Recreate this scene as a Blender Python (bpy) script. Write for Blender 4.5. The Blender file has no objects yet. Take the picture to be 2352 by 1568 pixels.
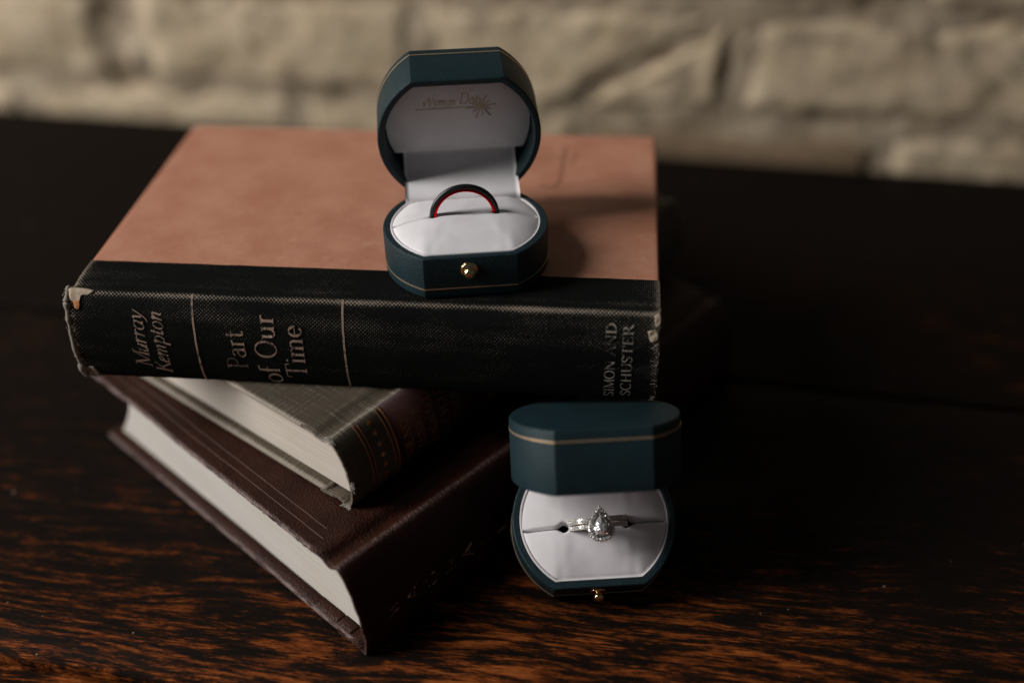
import bpy, math, random
import numpy as np
from mathutils import Vector, Matrix, noise as mnoise
rnd = random.Random(7)
CM = 0.01
C = bpy.context.scene.collection
sc = bpy.context.scene

# ------------------------------------------------------------------ camera, world, lamp, exposure
CAM = dict(pos=(16.1658, -34.2380, 32.1737), pitch=35.628, roll=-1.140, f=2546.404)
_pi, _ro = math.radians(CAM['pitch']), math.radians(CAM['roll'])
_fw = Vector((0, math.cos(_pi), -math.sin(_pi)))
_up = Vector((0, math.sin(_pi), math.cos(_pi)))
_r = Vector((1, 0, 0))
_right = _r*math.cos(_ro) + _up*math.sin(_ro)
_up2 = _up*math.cos(_ro) - _r*math.sin(_ro)
cd = bpy.data.cameras.new('camera')
cam = bpy.data.objects.new('camera', cd)
C.objects.link(cam)
m = Matrix.Identity(4)
for i in range(3):
    m[i][0], m[i][1], m[i][2], m[i][3] = _right[i], _up2[i], -_fw[i], CAM['pos'][i]*CM
cam.matrix_world = m
cd.sensor_width = 36
cd.lens = CAM['f']/2352*36
cd.clip_start = 0.01
cd.clip_end = 50
cd.dof.use_dof = True
cd.dof.focus_distance = 0.404
cd.dof.aperture_fstop = 2.2
sc.camera = cam

w = bpy.data.worlds.new('World'); sc.world = w; w.use_nodes = True
bg = w.node_tree.nodes['Background']
bg.inputs[0].default_value = (0.90, 0.97, 1.0, 1)
bg.inputs[1].default_value = 0.035

def area_lamp(name, loc, target, sx, sy, power, col):
    l = bpy.data.lights.new(name, 'AREA'); l.shape = 'RECTANGLE'; l.size = sx*CM; l.size_y = sy*CM
    l.energy = power; l.color = col
    o = bpy.data.objects.new(name, l); C.objects.link(o)
    o.location = Vector(loc)*CM
    o.rotation_euler = (Vector(target)-Vector(loc)).to_track_quat('-Z', 'Y').to_euler()
    return o
AZ, EL, DIST = math.radians(188), math.radians(28), 200
tg = (14, 2, 8)
area_lamp('window_light', (tg[0]+DIST*math.cos(EL)*math.cos(AZ), tg[1]+DIST*math.cos(EL)*math.sin(AZ), tg[2]+DIST*math.sin(EL)),
          tg, 60, 170, 53, (1.0, 0.985, 0.97))

sc.view_settings.view_transform = 'Standard'
sc.view_settings.look = 'None'
sc.view_settings.exposure = 0
sc.view_settings.gamma = 1
sc.cycles.use_denoising = True
sc.cycles.use_adaptive_sampling = False
sc.cycles.max_bounces = 8
sc.cycles.caustics_reflective = False
sc.cycles.caustics_refractive = False
sc.cycles.sample_clamp_indirect = 5

# ------------------------------------------------------------------ helpers
def mesh(name, verts, faces, mat, parent=None, smooth=True, uv=None, wear=None, kind=None, flat_angle=None):
    me = bpy.data.meshes.new(name)
    me.from_pydata([(v[0]*CM, v[1]*CM, v[2]*CM) for v in verts], [], [tuple(f) for f in faces])
    me.validate(); me.update()
    if smooth:
        me.polygons.foreach_set('use_smooth', [True]*len(me.polygons))
        if flat_angle:
            me.set_sharp_from_angle(angle=math.radians(flat_angle))
    if uv is not None:
        l = me.uv_layers.new(name='UVMap')
        idx = np.empty(len(me.loops), dtype=np.int32); me.loops.foreach_get('vertex_index', idx)
        l.data.foreach_set('uv', np.asarray(uv, dtype=np.float32)[idx].ravel())
    if wear is not None:
        a = me.attributes.new('wear', 'FLOAT', 'POINT'); a.data.foreach_set('value', np.asarray(wear, dtype=np.float32))
    me.materials.append(mat)
    return link(name, me, parent, kind)
def link(name, me, parent=None, kind=None):
    o = bpy.data.objects.new(name, me); C.objects.link(o)
    if parent is not None: o.parent = parent
    if kind: o['kind'] = kind
    return o
def thing(name, label, cat, loc=(0, 0, 0), rot=(0, 0, 0), group=None, matrix=None):
    o = bpy.data.objects.new(name, None); C.objects.link(o); o.empty_display_size = 0.02
    o.location = Vector(loc)*CM; o.rotation_euler = rot
    if matrix is not None: o.matrix_world = matrix
    o['label'] = label; o['category'] = cat
    if group: o['group'] = group
    return o
def nz(x, y, z=0.0): return mnoise.noise(Vector((x, y, z)))
def grid_faces(nu, nv, off=0, closeu=False):
    F = []
    for i in range(nu if closeu else nu-1):
        for j in range(nv-1):
            a = off+i*nv+j; b = off+((i+1) % nu)*nv+j
            F.append((a, b, b+1, a+1))
    return F
def catmull(P, n):
    P = [np.array(p, float) for p in P]
    P = [2*P[0]-P[1]]+P+[2*P[-1]-P[-2]]
    out = []
    segs = len(P)-3
    for k in range(n):
        t = k/(n-1)*segs; i = min(int(t), segs-1); t -= i
        a, b, c, d = P[i:i+4]
        out.append(0.5*((2*b)+(-a+c)*t+(2*a-5*b+4*c-d)*t*t+(-a+3*b-3*c+d)*t**3))
    return np.array(out)
def tube(pts, rad, sides=6):
    pts = np.array(pts, float); V = []; n = len(pts)
    for i in range(n):
        t = pts[min(i+1, n-1)]-pts[max(i-1, 0)]; t /= np.linalg.norm(t)+1e-9
        h = np.array([0, 0, 1.]) if abs(t[2]) < .9 else np.array([1., 0, 0])
        a = np.cross(t, h); a /= np.linalg.norm(a); b = np.cross(t, a)
        r = rad[i] if hasattr(rad, '__len__') else rad
        for k in range(sides):
            th = 2*math.pi*k/sides
            V.append(pts[i]+r*(a*math.cos(th)+b*math.sin(th)))
    F = []
    for i in range(n-1):
        for k in range(sides):
            k2 = (k+1) % sides
            F.append((i*sides+k, i*sides+k2, (i+1)*sides+k2, (i+1)*sides+k))
    F.append(tuple(range(sides))[::-1]); F.append(tuple((n-1)*sides+k for k in range(sides)))
    return V, F
class Acc:
    def __init__(s): s.v = []; s.f = []
    def add(s, V, F):
        o = len(s.v); s.v += [tuple(x) for x in V]; s.f += [tuple(i+o for i in f) for f in F]

# ------------------------------------------------------------------ materials
class N:
    """small node-tree writer"""
    def __init__(s, name):
        s.m = bpy.data.materials.new(name); s.m.use_nodes = True
        s.t = s.m.node_tree; s.b = s.t.nodes['Principled BSDF']
    def n(s, typ, ins=None, **props):
        d = s.t.nodes.new(typ)
        for k, v in props.items(): setattr(d, k, v)
        for k, v in (ins or {}).items(): s.set(d.inputs[k], v)
        return d
    def set(s, sock, v):
        if hasattr(v, 'links') or isinstance(v, bpy.types.NodeSocket): s.t.links.new(v, sock)
        elif isinstance(v, bpy.types.Node): s.t.links.new(v.outputs[0], sock)
        else: sock.default_value = v
    def math(s, op, a, b=0.0, c=0.0, clamp=False):
        d = s.n('ShaderNodeMath', {0: a, 1: b, 2: c}, operation=op, use_clamp=clamp); return d.outputs[0]
    def noise(s, vec, scale, detail=3, rough=.5, dist=0.0):
        return s.n('ShaderNodeTexNoise', {'Vector': vec, 'Scale': scale, 'Detail': detail, 'Roughness': rough, 'Distortion': dist}).outputs[0]
    def map(s, vec, scale=(1, 1, 1), rot=(0, 0, 0), loc=(0, 0, 0)):
        return s.n('ShaderNodeMapping', {'Vector': vec, 'Scale': scale, 'Rotation': rot, 'Location': loc}).outputs[0]
    def ramp(s, fac, stops):
        d = s.n('ShaderNodeValToRGB', {0: fac}); e = d.color_ramp.elements
        while len(e) < len(stops): e.new(.5)
        for x, (p, c) in zip(e, stops):
            x.position = p; x.color = (*c, 1) if len(c) == 3 else c
        return d.outputs[0]
    def mr(s, v, a, b, c=0., d=1., smooth=True):
        return s.n('ShaderNodeMapRange', {0: v, 1: a, 2: b, 3: c, 4: d}, interpolation_type='SMOOTHSTEP' if smooth else 'LINEAR').outputs[0]
    def mix(s, f, a, b):
        d = s.n('ShaderNodeMix', data_type='RGBA')
        s.set(d.inputs[0], f)
        for k, v in ((6, a), (7, b)): s.set(d.inputs[k], (*v, 1) if isinstance(v, tuple) and len(v) == 3 else v)
        return d.outputs[2]
    def bump(s, h, strength, dist):
        return s.n('ShaderNodeBump', {'Height': h, 'Strength': strength, 'Distance': dist*CM}).outputs[0]
    def out(s, col=None, rough=None, spec=None, normal=None, metal=None):
        b = s.b.inputs
        for k, v in (('Base Color', col), ('Roughness', rough), ('Specular IOR Level', spec), ('Normal', normal), ('Metallic', metal)):
            if v is not None: s.set(b[k], (*v, 1) if isinstance(v, tuple) and len(v) == 3 else v)
        return s.m
    def obj_cm(s):
        tc = s.n('ShaderNodeTexCoord'); return s.map(tc.outputs['Object'], (100, 100, 100))
    def uv(s):
        tc = s.n('ShaderNodeTexCoord'); return tc.outputs['UV']
    def wear(s):
        return s.n('ShaderNodeAttribute', attribute_name='wear').outputs['Fac']

def mat_cloth(name, base, fleck, period, thr, gain=1.6, noise_amp=.9, rough=.75, streak=0.0, bumpd=.012, var=0.25, wamp=.72):
    a = N(name); uv = a.uv(); sep = a.n('ShaderNodeSeparateXYZ', {0: uv})
    wob = a.noise(uv, 2.2, 2)
    k = math.pi/period
    u = a.math('MULTIPLY_ADD', wob, .06, sep.outputs[0]); v = a.math('MULTIPLY_ADD', wob, .06, sep.outputs[1])
    su = a.math('SINE', a.math('MULTIPLY', u, k)); sv = a.math('SINE', a.math('MULTIPLY', v, k))
    wv = a.math('MULTIPLY', su, sv)
    n1 = a.noise(a.map(uv, (.35, 1.5, 1)), 1.0, 4, .6); n2 = a.noise(uv, 9.0, 2)
    st = a.noise(a.map(uv, (.25, 17, 1)), 1.0, 2, .6); st2 = a.noise(a.map(uv, (17, .25, 1)), 1.0, 2, .6)
    wear = a.wear()
    e = a.math('ADD', a.math('MULTIPLY', a.math('SUBTRACT', n1, .5), noise_amp*2), a.math('MULTIPLY', a.math('SUBTRACT', n2, .5), .9))
    e = a.math('ADD', e, a.math('MULTIPLY', wear, 1.5))
    if streak:
        e = a.math('ADD', e, a.math('MULTIPLY', a.math('ADD', a.mr(st, .47, .66), a.mr(st2, .47, .66)), streak))
    e = a.math('ADD', e, a.math('MULTIPLY', wv, wamp))
    f = a.math('MULTIPLY', a.math('SUBTRACT', e, thr), gain, clamp=True)
    f = a.math('MINIMUM', f, 1.0)
    basev = a.mix(a.mr(a.noise(uv, .6, 4), .3, .7), base, tuple(x*(1+var) for x in base))
    col = a.mix(f, basev, fleck)
    h = a.math('ADD', a.math('MULTIPLY', wv, .5 if wamp else .0), a.math('ADD', a.math('MULTIPLY', n2, .6), a.math('MULTIPLY', a.math('ADD', st, st2), .5 if streak else 0.)))
    return a.out(col, rough, .05, a.bump(h, .6, bumpd))
M_cloth1 = mat_cloth('black_book_cloth', (.0042, .005, .0045), (.28, .225, .175), .070, .70, 1.4, .42)
M_cloth2 = mat_cloth('grey_book_cloth', (.075, .059, .042), (.33, .285, .23), .09, .52, .75, .35, streak=.68, bumpd=.010, wamp=.0)

def mat_paper_cover():
    a = N('salmon_paper'); uv = a.uv(); wear = a.wear()
    n = a.noise(uv, .45, 5, .62); n2 = a.noise(uv, 5, 4, .6); n3 = a.noise(a.map(uv, (1, 1, 1), (0, 0, .6)), 26, 2)
    col = a.mix(a.mr(n, .3, .7), (.465, .196, .116), (.565, .268, .172))
    col = a.mix(a.mr(n2, .52, .8, 0, .55), col, (.34, .13, .075))
    col = a.mix(a.mr(a.noise(uv, 1.6, 3), .60, .72, 0, .35), col, (.62, .34, .23))
    scr = a.noise(a.map(uv, (.35, 9, 1), (0, 0, -.55)), 1, 2)
    col = a.mix(a.mr(scr, .72, .80, 0, .5), col, (.62, .40, .30))
    col = a.mix(a.math('MULTIPLY', wear, a.mr(n2, .3, .6)), col, (.42, .09, .05))
    return a.out(col, .62, .3, a.bump(a.math('ADD', n3, n2), .25, .01))
M_salmon = mat_paper_cover()

def mat_pages(name, c1, c2):
    a = N(name); p = a.obj_cm()
    ln = a.noise(a.map(p, (.15, .15, 20)), 1, 4, .75); big = a.noise(p, .5, 4)
    col = a.mix(a.mr(ln, .3, .75), c1, c2)
    col = a.mix(a.mr(big, .55, .8, 0, .35), col, (.52, .42, .30))
    return a.out(col, .8, .2, a.bump(ln, .35, .012))
M_pages2 = mat_pages('cream_paper', (.61, .55, .475), (.46, .40, .33))
M_pages3 = mat_pages('ivory_paper', (.59, .55, .495), (.47, .425, .37))

def mat_leather(name, col, col2, rough, scale, stretch=(1, 1, 1), bd=.02, spec=.5, bs=.5):
    a = N(name); p = a.obj_cm()
    n = a.noise(a.map(p, stretch), scale, 4, .6); n2 = a.noise(p, .8, 3)
    wear = a.wear()
    c = a.mix(a.mr(n2, .3, .7), col, col2)
    c = a.mix(a.math('MULTIPLY', wear, a.mr(n, .35, .6)), c, (.24, .175, .16))  # pale edge tint; the leather's specular edge highlight is painted into it
    v = a.n('ShaderNodeTexVoronoi', {'Vector': p, 'Scale': scale*1.3}).outputs['Distance']
    return a.out(c, rough, spec, a.bump(a.math('ADD', n, v), bs, bd))
M_leather3 = mat_leather('brown_leather', (.024, .0068, .0034), (.036, .0105, .0052), .44, 9, (1.6, .14, 1), .035, .15, .8)
def mat_box():
    a = N('teal_leatherette'); p = a.obj_cm()
    v = a.n('ShaderNodeTexVoronoi', {'Vector': p, 'Scale': 20.0}).outputs['Distance']
    n = a.noise(p, 22, 3)
    c = a.mix(a.mr(a.noise(p, 1.2, 3), .3, .7), (.0068, .0215, .0268), (.0084, .0250, .0310))
    return a.out(c, .50, .32, a.bump(a.math('ADD', v, n), .55, .022))
M_box = mat_box()
def mat_satin():
    a = N('white_satin'); p = a.obj_cm()
    n = a.noise(p, 30, 2); n2 = a.noise(p, 1.1, 3)
    c = a.mix(a.mr(n2, .3, .7), (.79, .75, .755), (.84, .805, .81))
    return a.out(c, .55, .3, a.bump(n, .12, .006))
M_satin = mat_satin()
def plain(name, col, rough=.5, metal=0., spec=.5):
    a = N(name); p = a.obj_cm(); n = a.noise(p, 12, 3)
    c = a.mix(a.mr(n, .3, .7), tuple(x*.9 for x in col), tuple(min(1, x*1.08) for x in col))
    return a.out(c, rough, spec, a.bump(n, .05, .004), metal)
M_gold = plain('gold_metal', (.83, .62, .36), .14, 1.)
M_goldline = plain('gold_foil', (.78, .56, .36), .42, .85)
M_silver = plain('white_gold', (.78, .73, .66), .22, .82)
M_tung = plain('black_tungsten', (.010, .011, .011), .30, .0, .5)
M_red = plain('red_anodised_metal', (.80, .010, .012), .30, 1.)
M_card = plain('torn_cardboard', (.42, .33, .24), .9, 0, .1)
M_cardo = plain('orange_card', (.50, .22, .09), .9, 0, .1)
M_thread = plain('frayed_thread', (.30, .26, .21), .9, 0, .1)
M_fray = plain('worn_cloth_edge', (.24, .215, .175), .9, 0, .1)
M_stamp = plain('faded_ink', (.34, .155, .09), .7, 0, .2)
M_emblem = plain('tarnished_gold_print', (.56, .46, .31), .6, .2)
M_panel = plain('maroon_title_label', (.030, .0085, .006), .55, 0, .3)
M_star = plain('copper_foil', (.40, .155, .065), .45, .5)
M_dark = plain('dark_void', (.004, .004, .004), .9, 0, .1)
def mat_foil(name, col, under, thr):
    a = N(name); p = a.obj_cm()
    n = a.noise(p, 9, 4, .7); n2 = a.noise(p, .9, 3)
    f = a.mr(a.math('ADD', n, a.math('MULTIPLY', a.math('SUBTRACT', n2, .5), .9)), thr-.08, thr+.10)
    return a.out(a.mix(f, under, col), .55, .35)
M_foil1 = mat_foil('worn_tan_foil', (.31, .215, .16), (.05, .038, .03), .40)
M_foil1b = mat_foil('rubbed_grey_foil', (.36, .31, .26), (.03, .03, .026), .46)
M_foil3 = mat_foil('bright_gold_foil', (.75, .58, .34), (.012, .008, .006), .49)
M_foil3.node_tree.nodes['Principled BSDF'].inputs['Metallic'].default_value = .15
def mat_diamond():
    a = N('diamond'); b = a.b.inputs
    b['Base Color'].default_value = (.96, .96, 1, 1); b['Roughness'].default_value = .0
    b['IOR'].default_value = 2.2; b['Metallic'].default_value = .6
    return a.m
M_diamond = mat_diamond()

M_pave = plain('small_diamonds', (.80, .79, .78), .06, .45)
M_pave.node_tree.nodes['Principled BSDF'].inputs['Coat Weight'].default_value = .5

def mat_wood(tone, seed, ang=-.035):
    a = N('stained_oak'); p = a.map(a.obj_cm(), (1, 1, 1), (0, 0, ang), (seed*7.3, seed*3.1, 0))
    warp = a.noise(a.map(p, (.05, .16, 1)), 1, 3); 
    sep = a.n('ShaderNodeSeparateXYZ', {0: p})
    yy = a.math('MULTIPLY_ADD', warp, 2.6, sep.outputs[1])
    vec = a.n('ShaderNodeCombineXYZ', {0: sep.outputs[0], 1: yy, 2: 0.0}).outputs[0]
    big = a.noise(a.map(vec, (.30, 1.25, 1)), 1, 5, .62); huge = a.noise(a.map(p, (.035, .05, 1)), 1, 2)
    ban = a.noise(a.map(vec, (.38, 4.6, 1)), 1, 4, .65)
    pore = a.noise(a.map(p, (1.3, 17, 1)), 1, 4, .75)
    fine = a.noise(a.map(p, (2.6, 34, 1)), 1, 3, .7)
    e = a.math('ADD', a.math('MULTIPLY', big, .75), a.math('MULTIPLY', ban, .70))
    e = a.math('ADD', e, a.math('MULTIPLY', pore, .75))
    e = a.math('ADD', e, a.math('MULTIPLY_ADD', huge, .7, -.35))
    e = a.math('ADD', e, a.math('MULTIPLY', fine, .40))
    pat = a.noise(a.map(vec, (.36, 3.1, 1), (0, 0, .07)), 1, 6, .78)
    e = a.math('SUBTRACT', e, a.mr(pat, .40, .62, 0, .50))
    # wood tone grades from orange at the front edge to dark behind
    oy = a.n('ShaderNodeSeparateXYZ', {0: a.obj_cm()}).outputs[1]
    front_tone = a.mr(a.math('MULTIPLY_ADD', huge, -9.0, oy), -15.0, 3.5, .19, -.20)
    e = a.math('ADD', a.math('ADD', e, front_tone), tone)
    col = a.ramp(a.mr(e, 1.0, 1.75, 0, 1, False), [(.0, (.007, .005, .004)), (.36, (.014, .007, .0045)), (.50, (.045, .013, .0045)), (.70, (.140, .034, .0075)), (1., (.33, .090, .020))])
    spk = a.noise(p, 3.0, 2)
    col = a.mix(a.mr(spk, .755, .79, 0, .8), col, (.38, .27, .19))
    h = a.math('ADD', a.math('MULTIPLY', pore, .7), fine)
    return a.out(col, a.mr(big, .3, .7, .50, .66), .035, a.bump(h, .35, .03))

def mat_brick(name, c1, c2, dirt, damt):
    a = N(name); p = a.obj_cm()
    n = a.noise(p, .35, 5, .6); n2 = a.noise(p, 1.3, 5, .65); n3 = a.noise(p, 6, 3)
    c = a.mix(a.mr(n, .3, .7), c1, c2)
    c = a.mix(a.mr(n2, .53, .68, 0, damt), c, dirt)
    c = a.mix(a.math('MULTIPLY', a.wear(), a.mr(n2, .25, .6)), c, dirt)
    return a.out(c, .75, .3, a.bump(a.math('ADD', n2, a.math('MULTIPLY', n3, .3)), .5, .12))
M_brick = mat_brick('cream_painted_brick', (.44, .335, .212), (.57, .455, .312), (.12, .082, .05), .7)
M_brick2 = mat_brick('bare_tan_brick', (.20, .135, .08), (.24, .165, .10), (.12, .075, .045), .4)
M_mortar = mat_brick('dirty_mortar', (.29, .22, .145), (.44, .35, .245), (.055, .036, .022), .8)

# ------------------------------------------------------------------ the table and the wall
AW, DW = -11.727, 36.326
ea = Vector((math.cos(math.radians(AW)), math.sin(math.radians(AW)), 0)); na = Vector((-ea.y, ea.x, 0))
table = thing('wooden_table', 'dark stained oak table top of wide planks under the books', 'table', (0, 0, 0), (0, 0, math.radians(AW)))
def plank(y0, y1, tone, seed):
    nx, x0, x1 = 160, -75., 95.
    gp = 1.9 if abs(y0-seam) < .1 or abs(y1-seam) < .1 else .25
    prof = [(y0+.06*gp, -2.6), (y0+.06*gp, -.35), (y0+.09*gp, -.14*gp), (y0+.2*gp, -.03*gp), (y0+.45, 0)] + \
           [(y0+(y1-y0)*k/8, 0) for k in range(1, 8)] + [(y1-.45, 0), (y1-.2*gp, -.03*gp), (y1-.09*gp, -.14*gp), (y1-.06*gp, -.35), (y1-.06*gp, -2.6)]
    V = []
    for i in range(nx):
        x = x0+(x1-x0)*i/(nx-1)
        for (y, z) in prof:
            ed = min(y-y0, y1-y)
            V.append((x, y+(.05*gp*nz(x*.9, seed*3.3, y0) if ed < .5 else 0), z+(.04*gp*nz(x*1.7, y*.5, seed) if -.5 < z and ed < .3 else 0)))
    n = len(prof)
    F = grid_faces(nx, n)
    F.append(tuple(range(n))); F.append(tuple((nx-1)*n+k for k in range(n))[::-1])
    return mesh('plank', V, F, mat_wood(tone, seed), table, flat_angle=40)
seam = -8.4
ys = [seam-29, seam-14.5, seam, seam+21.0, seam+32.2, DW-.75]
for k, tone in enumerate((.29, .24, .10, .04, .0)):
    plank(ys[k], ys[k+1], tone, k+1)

wall = thing('brick_wall', 'rough cream painted brick wall behind the table', 'wall', tuple(na*DW), (0, 0, math.radians(AW)))
def brick(quad, mat, seed, relief=.55, nx=44, ny=18):
    """quad = four (s, z) corners anticlockwise seen from the camera: lower left, lower right, upper right, upper left"""
    q = [np.array(c, float) for c in quad]; V, W = [], []
    for i in range(nx):
        u = i/(nx-1)
        for j in range(ny):
            v = j/(ny-1)
            pt = (q[0]*(1-u)+q[1]*u)*(1-v)+(q[3]*(1-u)+q[2]*u)*v
            lu = (np.linalg.norm(q[1]-q[0])*(1-v)+np.linalg.norm(q[2]-q[3])*v)
            lv = (np.linalg.norm(q[3]-q[0])*(1-u)+np.linalg.norm(q[2]-q[1])*u)
            d = min(u*lu, (1-u)*lu, v*lv, (1-v)*lv)
            s, z = pt
            fall = min(1, d/1.1); fall = math.sin(fall*math.pi/2)
            nn = nz(s*.22, z*.22, seed*5.1)*.60+nz(s*.6, z*.6, seed*2.7)*.48+nz(s*1.5, z*1.5, seed)*.20
            dep = -.75+fall*(.66)+nn*relief*.68*(.35+.65*fall)
            jit = (1-fall)*.75
            V.append((s+jit*nz(s*.9, z*.9, seed+9), -dep, z+jit*nz(s*.9, z*.9, seed+19)))
            W.append(max(0, 1-d/.4)*.45)
    F = grid_faces(nx, ny); base = len(V)
    ring = [i*ny for i in range(nx)]+[(nx-1)*ny+j for j in range(1, ny)]+[i*ny+ny-1 for i in range(nx-2, -1, -1)]+[j for j in range(ny-2, 0, -1)]
    for k in ring: V.append((V[k][0], 2.5, V[k][2])); W.append(1)
    n = len(ring)
    for k in range(n): F.append((ring[k], base+k, base+(k+1) % n, ring[(k+1) % n]))
    return mesh('brick', V, [f[::-1] for f in F], mat, wall, wear=W)
def mortar():
    nx, ny = 260, 64; V = []
    for i in range(nx):
        s = -66+150*i/(nx-1)
        for j in range(ny):
            z = -6+36*j/(ny-1)
            V.append((s, .40-.40*nz(s*.22, z*.35, 3)-.24*nz(s*1.1, z*1.1, 8)+.6*math.exp(-((s+17.6)/1.3)**2)-1.2*math.exp(-((s+17.2)/.6)**2-((z-3.9)/.9)**2), z))
    return mesh('mortar', V, [f[::-1] for f in grid_faces(nx, ny)], M_mortar, wall)
mortar()
def rowz(z, s): return z+.008*(s-5)          # the courses climb a little to the right
G = .42
low = [(-46.5, -26.2), (-26.2, -5.7), (-5.7, 14.0), (14.0, 33.1), (33.1, 52.5), (52.5, 72)]
for k, (a_, b_) in enumerate(low):
    top = 1.5 if k == 3 else 1.95
    brick([(a_+G, -4.6), (b_-G, -4.6), (b_-G, rowz(top, b_)), (a_+G, rowz(top, a_))], M_brick2 if k == 3 else M_brick, 10+k, .45 if k != 3 else .18)
mid = [(-58, -38), (-38, -17.6), (-17.6, 3.2), (3.2, 23.4), (23.4, 43.3), (43.3, 63)]
for k, (a_, b_) in enumerate(mid):
    z0, z1 = 2.55, 9.0
    if k == 3:      # broken across: a slanting crack runs up to the right
        brick([(a_+G, rowz(z0, a_)), (12.2, rowz(z0, 12)), (22.6, rowz(z1-.1, 23)), (a_+G, rowz(z1, a_))], M_brick, 31, .75)
        brick([(13.3, rowz(z0-.1, 13)), (b_-G, rowz(z0, b_)), (b_-G, rowz(z1, b_)), (22.9, rowz(z1-.9, 23))], M_brick, 37, .7)
        continue
    ex = 1.3 if k == 1 else 0
    brick([(a_+G+(.9 if k == 2 else 0), rowz(z0, a_)), (b_-G-ex, rowz(z0, b_)), (b_-G-ex, rowz(z1, b_)), (a_+G+(.9 if k == 2 else 0), rowz(z1, a_))], M_brick, 20+k, .7)
for r_, (z0, z1) in enumerate(((9.7, 16.2), (16.9, 23.4))):
    for k in range(6):
        a_ = -47+20.1*k+(9.7 if r_ else 0); b_ = a_+20.1
        brick([(a_+G, rowz(z0, a_)), (b_-G, rowz(z0, b_)), (b_-G, rowz(z1, b_)), (a_+G, rowz(z1, a_))], M_brick, 50+r_*10+k, .6)

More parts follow.
